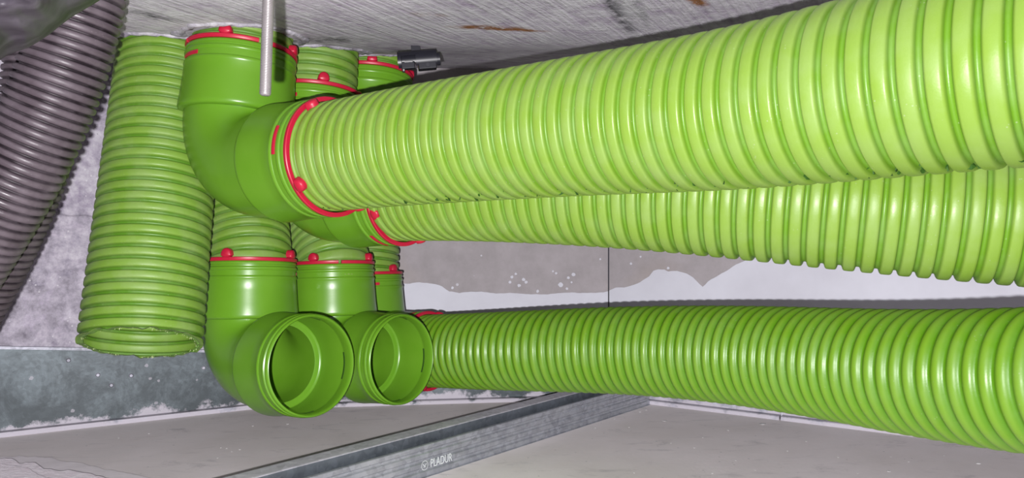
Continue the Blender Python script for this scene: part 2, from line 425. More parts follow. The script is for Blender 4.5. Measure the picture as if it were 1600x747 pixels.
E0 = Vector((-.094, .77)); Ed = Vector((.298, .338)).normalized()
near = E0 - Ed * .62; far = Vector((.204, 1.108)) + Ed * .006
h2 = .0335
g_ = .0016
path2 = [(.0025, .0002), (0, .0002), (0, h2 * .16), (-g_, h2 * .20), (-g_, h2 * .27), (0, h2 * .31), (0, h2 * .44), (-g_, h2 * .48), (-g_, h2 * .55), (0, h2 * .59), (0, h2 * .72), (-g_ * .8, h2 * .76), (-g_ * .8, h2 * .82), (0, h2 * .86), (0, h2 - .0006), (-.0006, h2), (-.0042, h2), (-.0048, h2 - .004)]
r2 = extrude('ceiling_rail', sheet(path2), near, far, M['galv_rail'], seg=24)
tag(r2, 'galvanised grooved rail with stamped letters, nearer of the two on the floor', 'metal rail')
n_e = Vector((Ed.y, -Ed.x))
r1 = tag(empty('ceiling_rail', Vector((*(E0 - n_e * .012), 0))), 'taller galvanised channel behind the grooved rail, with a pale top flange', 'metal rail')
far1 = far + Ed * .0
na = near - n_e * .0125; fa = far1 - n_e * .0125
h1 = .0425
o = extrude('web', [(0, .0002), (0, h1 - .001), (-.0009, h1 - .001), (-.0009, .0002)], na, fa, M['galv_shaded'], seg=24); setparent(o, r1)
o = extrude('top_flange', [(.0, h1 - .0012), (.0004, h1 - .0004), (-.001, h1), (-.0185, h1 + .0002), (-.0195, h1 - .0004), (-.0195, h1 - .005), (-.0187, h1 - .005), (-.0187, h1 - .0009), (-.001, h1 - .001)], na, fa, M['galv_lit'], seg=24); setparent(o, r1)
o = extrude('bottom_flange', [(-.0009, .0002), (-.0185, .0002), (-.0185, .001), (-.0009, .001)], na, fa, M['galv_shaded'], seg=4); setparent(o, r1)

# stamped lettering on the grooved rail
m, nt, b = mat('stamp_ink'); b.inputs['Base Color'].default_value = (.80, .84, .84, 1); b.inputs['Roughness'].default_value = .5; M['ink'] = m
def text_mesh(s, size):
    cu = bpy.data.curves.new('t', 'FONT'); cu.body = s; cu.size = size; cu.extrude = .00015
    t = bpy.data.objects.new('t', cu); C.objects.link(t)
    dg = bpy.context.evaluated_depsgraph_get(); me = bpy.data.meshes.new_from_object(t.evaluated_get(dg))
    bpy.data.objects.remove(t); return me
def rail_hit(u, v, h):                # plan point at height h on the rail face
    k = (u - 800) / F
    n = n_e; dd = E0.dot(n) / (k * n.x + n.y); return Vector((k * dd, dd))
pL = rail_hit(672, 722, 0); pR = rail_hit(706, 714, 0)
me = text_mesh('PLADUR', .0125)
me.materials.append(M['ink'])
tx = bpy.data.objects.new('stamped_lettering', me); C.objects.link(tx)
wd = max(v.co.x for v in me.vertices)
lenw = (pR - pL).length
from mathutils import Matrix
X = Vector((*Ed, 0)); Z = Vector((*n_e, 0)); Y = Vector((0, 0, 1))
if Z.y > 0: pass
tx.matrix_world = Matrix(((X.x * lenw / wd, Y.x, Z.x, pL.x + n_e.x * .0004), (X.y * lenw / wd, Y.y, Z.y, pL.y + n_e.y * .0004), (0, 1, 0, .0085), (0, 0, 0, 1)))
tx.parent = r2
tx['label'] = 'pale stamped capital letters'
# small round emblem before the letters
mb = MB(); pc = rail_hit(663, 724, 0)
for k in range(20):
    t0_, t1_ = 2 * math.pi * k / 20, 2 * math.pi * (k + .8) / 20
    q = []
    for (t, r) in ((t0_, .0040), (t1_, .0040), (t1_, .0047), (t0_, .0047)):
        q.append(Vector((*(pc + n_e * .0006), .0125)) + X * r * math.cos(t) + Y * r * 1.1 * math.sin(t))
    mb.add(q, [(0, 1, 2, 3)])
for sx in (-1, 1):
    c0 = Vector((*(pc + n_e * .0006), .0125))
    mb.add([c0 + X * (.0022 * sx) + Y * .002, c0 + X * (.0028 * sx) + Y * .0015, c0 - X * (.0010 * sx) - Y * .0025, c0 - X * (.0016 * sx) - Y * .002], [(0, 1, 2, 3)])
mb.make('stamped_emblem', M['ink'], r2)

# ------------------------------------------------------------------ swept tubes
def spline(pts, step=.002):
    """Catmull-Rom through pts, resampled by arc length"""
    p = [pts[0] * 2 - pts[1]] + list(pts) + [pts[-1] * 2 - pts[-2]]
    out = []
    for i in range(1, len(p) - 2):
        for k in range(24):
            t = k / 24
            a, b_, c, d = p[i - 1], p[i], p[i + 1], p[i + 2]
            out.append(.5 * ((2 * b_) + (c - a) * t + (2 * a - 5 * b_ + 4 * c - d) * t * t + (3 * b_ - a - 3 * c + d) * t ** 3))
    out.append(pts[-1])
    L = [0]
    for a, b_ in zip(out, out[1:]): L.append(L[-1] + (b_ - a).length)
    return out, L
class Path:
    def __init__(s, pts):
        s.p, s.L = spline(pts); s.len = s.L[-1]
        # parallel transport frames
        t = (s.p[1] - s.p[0]).normalized(); r = t.cross(Vector((0, 0, 1)))
        if r.length < .3: r = t.cross(Vector((0, 1, 0)))
        r.normalize(); s.fr = []
        for i in range(len(s.p)):
            t = (s.p[min(i + 1, len(s.p) - 1)] - s.p[max(0, i - 1)]).normalized()
            r = (r - t * r.dot(t)).normalized(); s.fr.append((t, r))
        s.i = 0
    def at(s, l):
        l = max(0, min(s.len, l))
        i = s.i
        if s.L[i] > l: i = 0
        while i < len(s.L) - 2 and s.L[i + 1] < l: i += 1
        s.i = i
        f = (l - s.L[i]) / max(1e-9, s.L[i + 1] - s.L[i])
        c = s.p[i].lerp(s.p[i + 1], f); t = s.fr[i][0].lerp(s.fr[i + 1][0], f).normalized(); r = s.fr[i][1].lerp(s.fr[i + 1][1], f)
        r = (r - t * r.dot(t)).normalized(); return c, t, r, t.cross(r)
# one period of the wall, position and depth (0 = crest, 1 = groove floor), rib colour
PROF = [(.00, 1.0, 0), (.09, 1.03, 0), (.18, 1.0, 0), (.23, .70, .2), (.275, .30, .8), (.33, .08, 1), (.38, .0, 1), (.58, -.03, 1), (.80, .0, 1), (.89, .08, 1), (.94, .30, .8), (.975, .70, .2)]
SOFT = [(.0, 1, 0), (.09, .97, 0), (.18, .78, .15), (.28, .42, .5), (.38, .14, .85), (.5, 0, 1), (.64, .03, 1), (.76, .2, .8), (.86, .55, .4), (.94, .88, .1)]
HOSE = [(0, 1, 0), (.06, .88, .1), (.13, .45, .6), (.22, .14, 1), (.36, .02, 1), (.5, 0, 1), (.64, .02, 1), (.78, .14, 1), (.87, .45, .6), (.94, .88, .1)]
def corrugated(name, pts, r, pitch, depth, m, seg=72, prof=PROF, r_end=None, parent=None, inner='plain', cut0=None, wall_t=.0022, rough_cut=0):
    pa = Path(pts); n = int(pa.len / pitch); vs = []; fs = []; at = []
    st = []
    for k in range(n):
        for (t, dd, rb) in prof: st.append(((k + t) * pitch, dd, rb))
    def rings(stations, rf):
        n0 = len(vs)
        for (l, dd, rb) in stations:
            c, t, a, b_ = pa.at(l); rr = rf(l, dd)
            for j in range(seg):
                th = 2 * math.pi * j / seg; e = a * math.cos(th) + b_ * math.sin(th)
                p = c + e * rr
                if cut0:                             # oblique, ragged knife cut at the free end
                    lc = .036 + cut0.dot(e) + rough_cut * (noise.noise(Vector((math.cos(th) * 6, math.sin(th) * 6, 1))) + .5 * noise.noise(Vector((math.cos(th) * 20, math.sin(th) * 20, 5))))
                    if l < lc: p = p + t * (lc - l)
                vs.append(p); at.append(rb)
        for i in range(len(stations) - 1):
            o = n0 + i * seg
            for j in range(seg):
                k2 = (j + 1) % seg; fs.append((o + j, o + k2, o + seg + k2, o + seg + j))
        return n0
    rl = (lambda l: r + ((r_end - r) * l / pa.len if r_end else 0))
    o0 = rings(st, lambda l, dd: rl(l) - depth * dd)
    oe = len(vs) - seg
    if inner == 'full': ist = st
    else: ist = [(l, 1.0, 0) for l in [i * pa.len / 24 * (st[-1][0] / pa.len) for i in range(25)]]
    i0 = rings(ist, lambda l, dd: rl(l) - depth * dd - wall_t)
    ie = len(vs) - seg
    for j in range(seg):
        k2 = (j + 1) % seg
        fs.append((o0 + j, i0 + j, i0 + k2, o0 + k2)); fs.append((oe + j, oe + k2, ie + k2, ie + j))
    # object origin at the start of the run
    org = Vector(pts[0]); o = obj(name, [v_ - org for v_ in vs], fs, m, None, True, at); o.location = org
    return o, pa

UP = Vector((0, 0, 1)); FRONT = Vector((0, -1, 0))
def V3(x, y, d): return Vector((x, d, y))      # a direction: x right, y up, d ahead
SOCK = [(0, .0474), (.0006, .0486), (.0018, .0492), (.0036, .0492), (.0042, .0484), (.0056, .0484), (.0063, .0495), (.0076, .0499), (.0090, .0496), (.0098, .0487),
        (.0150, .0488), (.0158, .0496), (.0172, .0500), (.0186, .0496), (.0194, .0493), (.030, .0499), (.045, .0509), (.0545, .0519), (.0568, .0519), (.0585, .0512), (.0594, .0500), (.0597, .0480)]
SOCKI = [(0, .0474), (.0012, .0464), (.004, .0461), (.0115, .0460), (.0125, .0463), (.0145, .0463), (.0155, .0460), (.045, .0458), (.0520, .0455), (.0535, .0442), (.0538, .0432), (.0538, .0405), (.0545, .0390)]
def mouth_frame(d, k):
    """front reference and the positive angular direction of a mouth"""
    e1 = (FRONT - d * FRONT.dot(d)).normalized()
    e2 = (UP if k == 'h' else Vector((1, 0, 0))); e2 = (e2 - d * e2.dot(d) - e1 * e2.dot(e1)).normalized()
    return e1, e2
def arcstrip(c, d, e1, e2, t0, t1, prof, n, cap=True):
    """revolve closed profile [(axial, radius)] from angle t0 to t1"""
    vs = []; fs = []; L = len(prof); full = abs(t1 - t0) > 359.9
    cnt = n if full else n + 1
    for i in range(cnt):
        t = math.radians(t0 + (t1 - t0) * i / n); e = e1 * math.cos(t) + e2 * math.sin(t)
        for (s, r) in prof: vs.append(c + d * s + e * r)
    for i in range(n):
        i2 = (i + 1) % cnt
        for j in range(L): fs.append((i * L + j, i * L + (j + 1) % L, i2 * L + (j + 1) % L, i2 * L + j))
    if not full: fs.append(tuple(range(L))[::-1]); fs.append(tuple((cnt - 1) * L + j for j in range(L)))
    return vs, fs
def elbow(label, Cn, d1, d2, knob1=0, knob2=None, gap1=False, L=.11, L2=None, t=.05, seg=72, group=None):
    L2 = L2 or L; root = tag(empty('pipe_elbow', Cn), label, 'pipe elbow', group)
    d1 = d1.normalized(); d2 = d2.normalized()
    phi = (-d1).angle(d2); R = t / math.tan(phi / 2); bn = d1.cross(d2).normalized()
    perp = (d2 - d1 * d2.dot(d1)).normalized(); O = Cn + d1 * t + perp * R
    vs = []; fs = []
    def ring(c, tan, r):
        e2 = tan.cross(bn).normalized(); n0 = len(vs)
        for j in range(seg):
            a = 2 * math.pi * j / seg; vs.append(c + (bn * math.cos(a) + e2 * math.sin(a)) * r)
        return n0
    def chain(lst):
        prev = None; first = None
        for (c, tan, r) in lst:
            k = ring(c, tan, r)
            if prev is not None:
                for j in range(seg):
                    j2 = (j + 1) % seg; fs.append((prev + j, prev + j2, k + j2, k + j))
            else: first = k
            prev = k
        return first, prev
    def arc(r, n=26):
        out = []
        for i in range(n + 1):
            a = phi * i / n
            c = O - perp * R * math.cos(a) - d1 * R * math.sin(a)
            tan = (-d1 * math.cos(a) + perp * math.sin(a)); out.append((c, tan, r))
        return out
    RO, RI = .0464, .0388
    ends = []
    for prof, rb in ((SOCK, RO), (SOCKI, RI)):
        l = [(Cn + d1 * (L - s), -d1, r) for s, r in prof]
        l += arc(rb)
        l += [(Cn + d2 * (L2 - s), d2, r) for s, r in reversed(prof)]
        ends.append(chain(l))
    body = obj('body', [v_ - Cn for v_ in vs], fs, M['elbow'], root)
    md = body.modifiers.new('w', 'WEIGHTED_NORMAL') if False else None
    for (d, kind, kn, gp) in ((d1, 'v', knob1, gap1), (d2, 'h', knob2, False)):
        e1, e2 = mouth_frame(d, kind); mc = d * (L if kind == 'v' else L2)
        if kn is None:
            for q in range(4):
                v_, f_ = arcstrip(mc, d, e1, e2, 12 + q * 90 - 17, 12 + q * 90 + 17, [(-.0125, .0464), (-.0145, .0464), (-.0145, .0459), (-.0125, .0459)], 10)
                obj('slot', v_, f_, M['slot'], root)
            continue
        prof = [(-.0002, .0462), (-.0002, .0494), (.0006, .0500), (.0030, .0500), (.0036, .0494), (.0036, .0462)]
        if gp:
            mbr = MB()
            for (a0, a1) in ((kn - 50, kn + 34), (kn + 38, kn + 130), (kn + 134, kn + 306)):
                v_, f_ = arcstrip(mc, d, e1, e2, a0, a1, prof, int((a1 - a0) / 4)); mbr.add(v_, f_)
            ringo = mbr.make('locking_ring', M['red'], root, True)
        else:
            v_, f_ = arcstrip(mc, d, e1, e2, 0, 360, prof, 96); ringo = obj('locking_ring', v_, f_, M['red'], root)
        ringo['label'] = 'red locking ring'
        for q in range(4):
            a = math.radians(kn + q * 90); er = e1 * math.cos(a) + e2 * math.sin(a); et = d.cross(er)
            vs2 = []; fs2 = []; n = 20
            lay = [(.0440, 1.0), (.0480, 1.0), (.0497, .94), (.0506, .74), (.0509, .0)]
            for (rr, sc) in lay:
                for k in range(n):
                    th = 2 * math.pi * k / n; x = .0056 * math.cos(th) * sc; y = .0056 * math.sin(th) * sc
                    if y < 0: y *= .6; x *= 1.12
                    vs2.append(mc + er * rr + et * x + d * (.0066 + y * 1.1))
            for i in range(len(lay) - 1):
                for k in range(n): fs2.append((i * n + k, i * n + (k + 1) % n, (i + 1) * n + (k + 1) % n, (i + 1) * n + k))
            obj('knob', vs2, fs2, M['red'], ringo)
            if q % 2: continue
            v_, f_ = arcstrip(mc, d, e1, e2, kn - 44 + q * 90 - 14, kn - 44 + q * 90 + 14, [(-.0107, .0470), (-.0107, .0494), (-.0113, .0498), (-.0137, .0498), (-.0143, .0494), (-.0143, .0470)], 12)
            obj('locking_tab', v_, f_, M['red'], root)
    for o in root.children:
        if o.type == 'MESH' and o.name.startswith(('body', 'slot', 'locking')):
            bm = bmesh.new(); bm.from_mesh(o.data); bmesh.ops.recalc_face_normals(bm, faces=bm.faces)
            if o.name.startswith('body'):
                pass
            for e in bm.edges:
                if len(e.link_faces) == 2 and e.calc_face_angle(0) > math.radians(38): e.smooth = False
            bm.to_mesh(o.data); bm.free()
    return root

CA = W(-.2600, .064, .685); CA2 = W(-.2136, .043, .775); CA3 = W(-.170, .083, .865)
CB = W(-.2825, -.131, .785); CC = W(-.212, -.137, .873); CD = W(-.195, -.150, .995)
PD = V3(.835, .0, -.55).normalized()
uA = V3(.05, 1, .09).normalized(); uA2 = V3(.02, 1, .10).normalized(); uA3 = V3(.02, 1, .10).normalized()
uB = V3(-.01, 1, .08).normalized(); uC = V3(-.03, 1, .07).normalized(); uD = V3(-.04, 1, .06).normalized()
dA = V3(.835, .03, -.55).normalized(); dA2 = V3(.835, .0, -.55).normalized(); dB = V3(.76, .08, -.65).normalized(); dC = V3(.80, .05, -.60).normalized(); dD = V3(.80, .08, -.60).normalized()
elbow('large green elbow at upper left behind the threaded rod, feeding the top pipe', CA, uA, dA, 2, 58, True, L2=.131)
elbow('green elbow behind and right of the largest one, feeding the second pipe', CA2, uA2, dA2, 26, -25, L2=.129)
elbow('green elbow under the ceiling farthest right, half hidden beside the black clip', CA3, uA3, dA, 12, 40)
elbow('hanging green elbow with an empty mouth, the left and nearer of two', CB, uB, dB, -7, None, L=.106, L2=.121, t=.047)
elbow('hanging green elbow with an empty mouth, the right and farther of two', CC, uC, dC, -12, None, True, L=.106, L2=.117, t=.047)
elbow('mostly hidden green elbow at the far end of the lowest pipe', CD, uD, dD, 62, -62, L=.101, L2=.11, t=.047)

def zc(x, d, extra=.012): return ceil_z(x, d) + extra
# --- long horizontal pipes
p1 = [CA + dA * .105] + [P(u, v, d) for u, v, d in [(570, 236, .588), (650, 227, .5625), (735, 218, .5335), (820, 207, .507), (910, 197.5, .480), (1000, 187.5, .455), (1070, 181, .434), (1150, 171, .414), (1220, 161, .395), (1324, 143.5, .371), (1450, 121, .343), (1600, 97, .318), (1800, 66, .288), (2050, 30, .258)]]
def smooth_pts(p, it=2):
    for _ in range(it): p = [p[0]] + [(p[i - 1] + p[i] * 2 + p[i + 1]) / 4 for i in range(1, len(p) - 1)] + [p[-1]]
    return p
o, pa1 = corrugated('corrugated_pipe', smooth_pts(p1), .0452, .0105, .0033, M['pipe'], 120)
tag(o, 'topmost and nearest bright green corrugated pipe crossing to the upper right', 'pipe')
pipe1 = o
p2 = [CA2 + dA2 * .103] + [P(u, v, d) for u, v, d in [(680, 295, .655), (760, 294, .63), (860, 294.5, .600), (950, 296, .577), (1050, 300, .553), (1150, 307, .532), (1250, 314, .513), (1350, 321, .495), (1450, 328, .480), (1600, 334, .460), (1800, 345, .43), (2050, 360, .39)]]
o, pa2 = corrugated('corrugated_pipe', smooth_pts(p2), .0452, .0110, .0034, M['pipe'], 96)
tag(o, 'second green corrugated pipe, directly beneath the topmost one', 'pipe')
p3 = [CD + dD * .088] + [P(u, v, d) for u, v, d in [(770, 550, .852), (850, 547, .817), (925, 546, .787), (1000, 547, .752), (1075, 549.5, .716), (1150, 554, .676), (1225, 560, .636), (1300, 568.5, .594), (1375, 577, .555), (1450, 584, .518), (1525, 590, .486), (1600, 594, .458), (1720, 600, .42), (1900, 606, .37)]]
o, pa3 = corrugated('corrugated_pipe', smooth_pts(p3), .0452, .0105, .0027, M['pipe_far'], 96, prof=SOFT)
tag(o, 'lowest green corrugated pipe, sagging and curving low above the floor', 'pipe')
s4 = CA3 + dA * .088
p4 = [s4, s4 + PD * .15, s4 + PD * .30, s4 + PD * .46]
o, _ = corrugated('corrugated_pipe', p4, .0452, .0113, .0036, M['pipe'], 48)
tag(o, 'green corrugated pipe of the farthest upper elbow, running behind the topmost pipe', 'pipe')

# --- mould seam nicks along the lower front of the top pipe
rs = random.Random(5); mb = MB()
m, nt, b = mat('nick_green'); b.inputs['Base Color'].default_value = (.035, .11, .01, 1); b.inputs['Roughness'].default_value = .6; M['nick'] = m
l = .0105 * 3.09
while l < pa1.len - .02:
    c, t, a, b_ = pa1.at(l)
    view = (Vector((0, 0, H)) - c).normalized(); e1 = (view - t * view.dot(t)).normalized(); e2 = t.cross(e1)
    if e2.z > 0: e2 = -e2
    for k in range(rs.choice((1, 2, 3, 4, 5))):
        th = math.radians(rs.uniform(60, 75)); e = e1 * math.cos(th) + e2 * math.sin(th); f = t.cross(e)
        q = c + t * rs.uniform(-.003, .003) + e * (.0447 if k % 2 else .0430)
        dr_ = (f * rs.choice((-1, 1)) + t * rs.uniform(-1.2, 1.2)).normalized(); ln = rs.uniform(.0012, .0030); wd_ = rs.uniform(.00025, .00055); sd = dr_.cross(e)
        ln *= 1.0 + 1.2 * (l / pa1.len) * 0
        mb.add([q - dr_ * ln - e * .0012, q - sd * wd_ + e * .0006, q + dr_ * ln + e * .0004, q + sd * wd_ + e * .0006, q - e * .002], [(0, 1, 2, 3), (0, 4, 1), (1, 4, 2), (2, 4, 3), (3, 4, 0)])
    l += .0105
o = mb.make('mould_seam', M['nick']); setparent(o, pipe1); o['kind'] = 'stuff'

# --- short risers above the upper elbows
def riser(label, Cn, up, top, pitch, m, mid=None, seg=72, r=.0447):
    s = Cn + up * .078
    pts = [s, s + up * .03] + ([mid] if mid else []) + [top]
    if (pts[-1] - pts[-2]).length < .012: pts = [s, s.lerp(top, .5), top]
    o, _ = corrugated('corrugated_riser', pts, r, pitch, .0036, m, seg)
    tag(o, label, 'pipe'); return o
def topof(Cn, up, e=.03):
    q = Cn + up * .11; q = q + up * ((zc(q.x, q.y, e) - q.z) / up.z); return q
riser('very short green riser between the large upper elbow and the concrete ceiling', CA, uA, topof(CA, uA), .0100, M['pipe_pale'])
riser('short green riser above the second upper elbow, just right of the largest elbow', CA2, uA2, topof(CA2, uA2), .0108, M['pipe_pale'])
riser('short green riser entering the ceiling above the farthest upper elbow', CA3, uA3, topof(CA3, uA3), .0100, M['pipe_pale'])
riser('green vertical corrugated pipe dropping into the left open-mouthed elbow', CB, uB, Vector((-.318, .880, zc(-.318, .880, .03))), .0101, M['pipe_pale'], W(-.297, .05, .822))
riser('green vertical corrugated pipe dropping into the right open-mouthed elbow', CC, uC, Vector((-.275, .970, zc(-.275, .970, .03))), .0101, M['pipe_pale'], W(-.250, .06, .930))
riser('green vertical corrugated pipe dropping behind, into the elbow of the lowest pipe', CD, uD, Vector((-.200, 1.045, zc(-.200, 1.045, .03))), .0101, M['pipe_pale'], W(-.199, .07, 1.02))

# --- free hanging pipe at the left, cut open at the bottom
Lb = P(221, 536, .655); Lt = Vector((-.340, .742, 0)); Lt.z = zc(Lt.x, Lt.y, .02)
ax = (Lt - Lb).normalized()
e_back = (Vector((0, 1, 0)) - ax * ax.y).normalized()
CUT = -e_back * .006 + Vector((.002, 0, 0)); L0 = Lb - ax * .036
o, _ = corrugated('cut_pipe', [L0, Lb.lerp(Lt, .33), Lb.lerp(Lt, .66), Lt], .0512, .0102, .0034, M['pipe_pale'], 96, r_end=.0487, inner='full', cut0=CUT, rough_cut=.0022)
tag(o, 'dusty green corrugated pipe hanging at left, its bottom end cut open', 'pipe')
# swarf hanging on the knife-cut rim
m, nt, b = mat('cut_swarf'); b.inputs['Base Color'].default_value = (.42, .52, .22, 1); b.inputs['Roughness'].default_value = .7; M['swarf'] = m
rs = random.Random(11); mb = MB(); side = ax.cross(e_back).normalized()
for k in range(110):
    th = rs.uniform(0, 2 * math.pi); e = side * math.cos(th) + e_back * math.sin(th)
    q = Lb + e * rs.uniform(.0440, .0475) + ax * (e.dot(CUT) - .0001)
    s_ = rs.uniform(.0003, .0012); a_ = Vector((rs.uniform(-1, 1), rs.uniform(-1, 1), rs.uniform(-1, 1))).normalized(); b__ = a_.cross(e).normalized()
    mb.add([q, q + a_ * s_ * 1.5, q + b__ * s_ - ax * s_, q - ax * s_ * .5 + e * s_ * .6], [(0, 1, 2), (0, 2, 3), (0, 3, 1), (1, 3, 2)])
sw = mb.make('cut_burrs', M['swarf']); setparent(sw, o); sw['kind'] = 'stuff'

# --- mortar collars where pipes enter the slab
def collar(cx, cy, r, seedv, wdt=.014):
    rs2 = random.Random(seedv); vs = []; fs = []; n = 90; rings_ = [(0, .004), (.2, .0005), (.5, -.0022), (.8, -.0015), (1, .003)]
    for (f, dz) in rings_:
        for k in range(n):
            th = 2 * math.pi * k / n
            q = noise.noise(Vector((math.cos(th) * 4 + seedv, math.sin(th) * 4, f * 2))); q2 = noise.noise(Vector((math.cos(th) * 16 + seedv, math.sin(th) * 16, f * 9)))
            rr = r + f * wdt * (1 + .6 * q) + .0015 * q2 * (f > 0)
            x = cx + rr * math.cos(th); y = cy + rr * math.sin(th)
            vs.append((x, y, ceil_z(x, y) + dz * (1 + .9 * q) + .0012 * q2 + (0.002 if f == 1 else 0)))
    for i in range(len(rings_) - 1):
        for k in range(n): fs.append((i * n + k, i * n + (k + 1) % n, (i + 1) * n + (k + 1) % n, (i + 1) * n + k))
    for k in range(n): pass
    obj('mortar_collar', vs, fs, M['mortar'], ceiling)
M['mortar'] = concrete('mortar', (.34, .33, .35), (.60, .58, .62), .9)
for Cn, up, r, s_ in ((CA, uA, .0468, 1), (CA2, uA2, .0466, 2), (CA3, uA3, .0466, 3)):
    q = Cn + up * ((ceil_z(Cn.x, Cn.y) - Cn.z) / up.z); collar(q.x, q.y, r, s_)
q = Lb + ax * ((ceil_z(Lt.x, Lt.y) - Lb.z) / ax.z); collar(q.x, q.y, .0505, 4, .010)

# ------------------------------------------------------------------ grey hoses at the left
g1 = [P(u, v, .50) for u, v in [(131, -30), (127, 1), (112, 62), (99, 108), (75, 173), (38, 255), (-5, 328), (-50, 400), (-110, 490), (-170, 590), (-215, 665), (-255, 744)]]
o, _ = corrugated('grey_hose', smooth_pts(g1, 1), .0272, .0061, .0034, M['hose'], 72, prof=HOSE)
tag(o, 'nearer dusty grey-brown ribbed hose slanting down the left edge', 'hose')
g2 = [P(u, v, .585) for u, v in [(86, -20), (78, 40), (75, 100), (66, 165), (56, 215), (36, 280), (-4, 379), (-50, 461), (-110, 570), (-140, 640), (-185, 740), (-225, 862)]]
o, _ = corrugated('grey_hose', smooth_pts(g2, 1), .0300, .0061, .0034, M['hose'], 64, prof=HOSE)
tag(o, 'darker grey ribbed hose mostly hidden behind the nearer one', 'hose')

# ------------------------------------------------------------------ threaded rod
m, nt, b = mat('zinc_rod'); g = geo(nt)
nt.links.new(mix(nt, nz(nt, g, 120, 4), (.34, .31, .31), (.52, .49, .49)), b.inputs['Base Color'])
b.inputs['Metallic'].default_value = .55; b.inputs['Roughness'].default_value = .38; M['zinc'] = m
tip = P(414.5, 146, .38); tp = P(427, -180, .38); tp.z = ceil_z(tp.x, tp.y) + .01
axr = (tp - tip).normalized(); sx_ = axr.cross(Vector((0, 1, 0))).normalized(); sy_ = sx_.cross(axr)
L_ = (tp - tip).length; n = 24; vs = []; fs = []; turns = L_ / .00085; per = 6; tot = int(turns * per)
st = [(-.0012, .0), (-.0012, .0020), (-.0006, .0027)] + [(k * .00085 / per, None) for k in range(tot)]
for (s, r) in st:
    for j in range(n):
        th = 2 * math.pi * j / n
        rr = r if r is not None else .00300 - .00024 * (1 - math.cos(2 * math.pi * (s / .00085) - th)) * .5
        vs.append(tip + axr * s + (sx_ * math.cos(th) + sy_ * math.sin(th)) * rr)
for i in range(len(st) - 1):
    for j in range(n): fs.append((i * n + j, i * n + (j + 1) % n, (i + 1) * n + (j + 1) % n, (i + 1) * n + j))
o = obj('threaded_rod', [v_ - tp for v_ in vs], fs, M['zinc']); o.location = tp
tag(o, 'silver threaded rod hanging down in front of the large upper elbow', 'rod')

# ------------------------------------------------------------------ black pipe clip under the ceiling
m, nt, b = mat('black_plastic'); b.inputs['Base Color'].default_value = (.018, .018, .026, 1); b.inputs['Roughness'].default_value = .35; M['black'] = m
m, nt, b = mat('steel_screw'); b.inputs['Base Color'].default_value = (.6, .6, .6, 1); b.inputs['Metallic'].default_value = .8; b.inputs['Roughness'].default_value = .3; M['screw'] = m
d0 = .740
c0 = P(652, 95, d0)
xd = (P(684, 84, d0 + .006) - P(622, 89, d0)).normalized(); zd = Vector((0, 0, 1)); zd = (zd - xd * zd.dot(xd)).normalized(); yd = zd.cross(xd)
clip = tag(empty('cable_clip', c0), 'small black plastic clip fixed to the ceiling above the pipes', 'clip')
xd = xd * .90; yd = yd * .95; zd = zd * .95
def loc(x, y, z): return xd * x + yd * y + zd * z
# curved shell open below
vs = []; fs = []; n = 20
def shell(x0, x1, a0, a1, ro, ri, name, n=16, par=clip, mt=None):
    vs = []; fs = []
    for x in (x0, x1):
        for r in (ro, ri):
            for k in range(n + 1):
                t = math.radians(a0 + (a1 - a0) * k / n); vs.append(loc(x, -math.cos(t) * r, math.sin(t) * r))
    m1 = n + 1
    for k in range(n):
        fs += [(k, k + 1, 2 * m1 + k + 1, 2 * m1 + k), (m1 + k, 3 * m1 + k, 3 * m1 + k + 1, m1 + k + 1), (k, m1 + k, m1 + k + 1, k + 1), (2 * m1 + k, 2 * m1 + k + 1, 3 * m1 + k + 1, 3 * m1 + k)]
    for k in (0, n): fs.append((k, 2 * m1 + k, 3 * m1 + k, m1 + k))
    o = obj(name, vs, fs, mt or M['black'], par, True)
    md = o.modifiers.new('e', 'EDGE_SPLIT'); md.split_angle = math.radians(40); return o
shell(-.0215, .0215, 22, 175, .0108, .0092, 'shell')
shell(-.0215, -.0180, -50, 24, .0108, .0092, 'end_band')
shell(-.002, .0215, -40, 24, .0108, .0088, 'front_band')
shell(.0215, .0250, -70, 40, .0080, .0045, 'end_nipple')
mb = MB(); mb.box((-.0185, -.006, -.0085), (-.0035, .002, -.0015), xd, yd, zd); bevel(mb.make('lower_block', M['black'], clip), .0008)
mb = MB(); mb.box((.0, -.0095, -.0110), (.0205, .003, -.0040), xd, yd, zd); bevel(mb.make('lower_block', M['black'], clip), .001)
mb = MB(); mb.box((-.0145, -.0072, -.0022), (-.0055, -.0058, -.0012), xd, yd, zd); mb.make('inner_bar', M['screw'], clip)
mb = MB(); mb.box((-.0180, -.0060, -.0118), (-.0148, -.002, -.0080), xd, yd, zd); hk = bevel(mb.make('hook', M['black'], clip), .0008)
def disc(c, nrm, r, h, m_, name, par, n=14):
    a = nrm.cross(Vector((0, 0, 1))); a = a.normalized() if a.length > .1 else Vector((1, 0, 0)); b_ = nrm.cross(a).normalized(); vs = []
    for z, s in ((0, 1), (h * .7, 1), (h, .8)):
        for k in range(n): t = 2 * math.pi * k / n; vs.append(c + nrm * z + (a * math.cos(t) + b_ * math.sin(t)) * r * s)
    fs = [(i * n + k, i * n + (k + 1) % n, (i + 1) * n + (k + 1) % n, (i + 1) * n + k) for i in range(2) for k in range(n)] + [tuple(range(2 * n, 3 * n))]
    return obj(name, vs, fs, m_, par, False)
disc(loc(.0105, -.0095, -.0070), -yd, .0022, .0010, M['dark'], 'screw', clip)
disc(loc(-.0164, -.0060, -.0100), -yd, .0010, .0008, M['screw'], 'rivet', clip)
# plate that fixes it to the concrete
mb = MB(); mb.box((-.005, .002, .0085), (.005, .006, (ceil_z(c0.x, c0.y) - c0.z) / .95 + .002), xd, yd, zd); mb.make('mounting_foot', M['black'], clip)

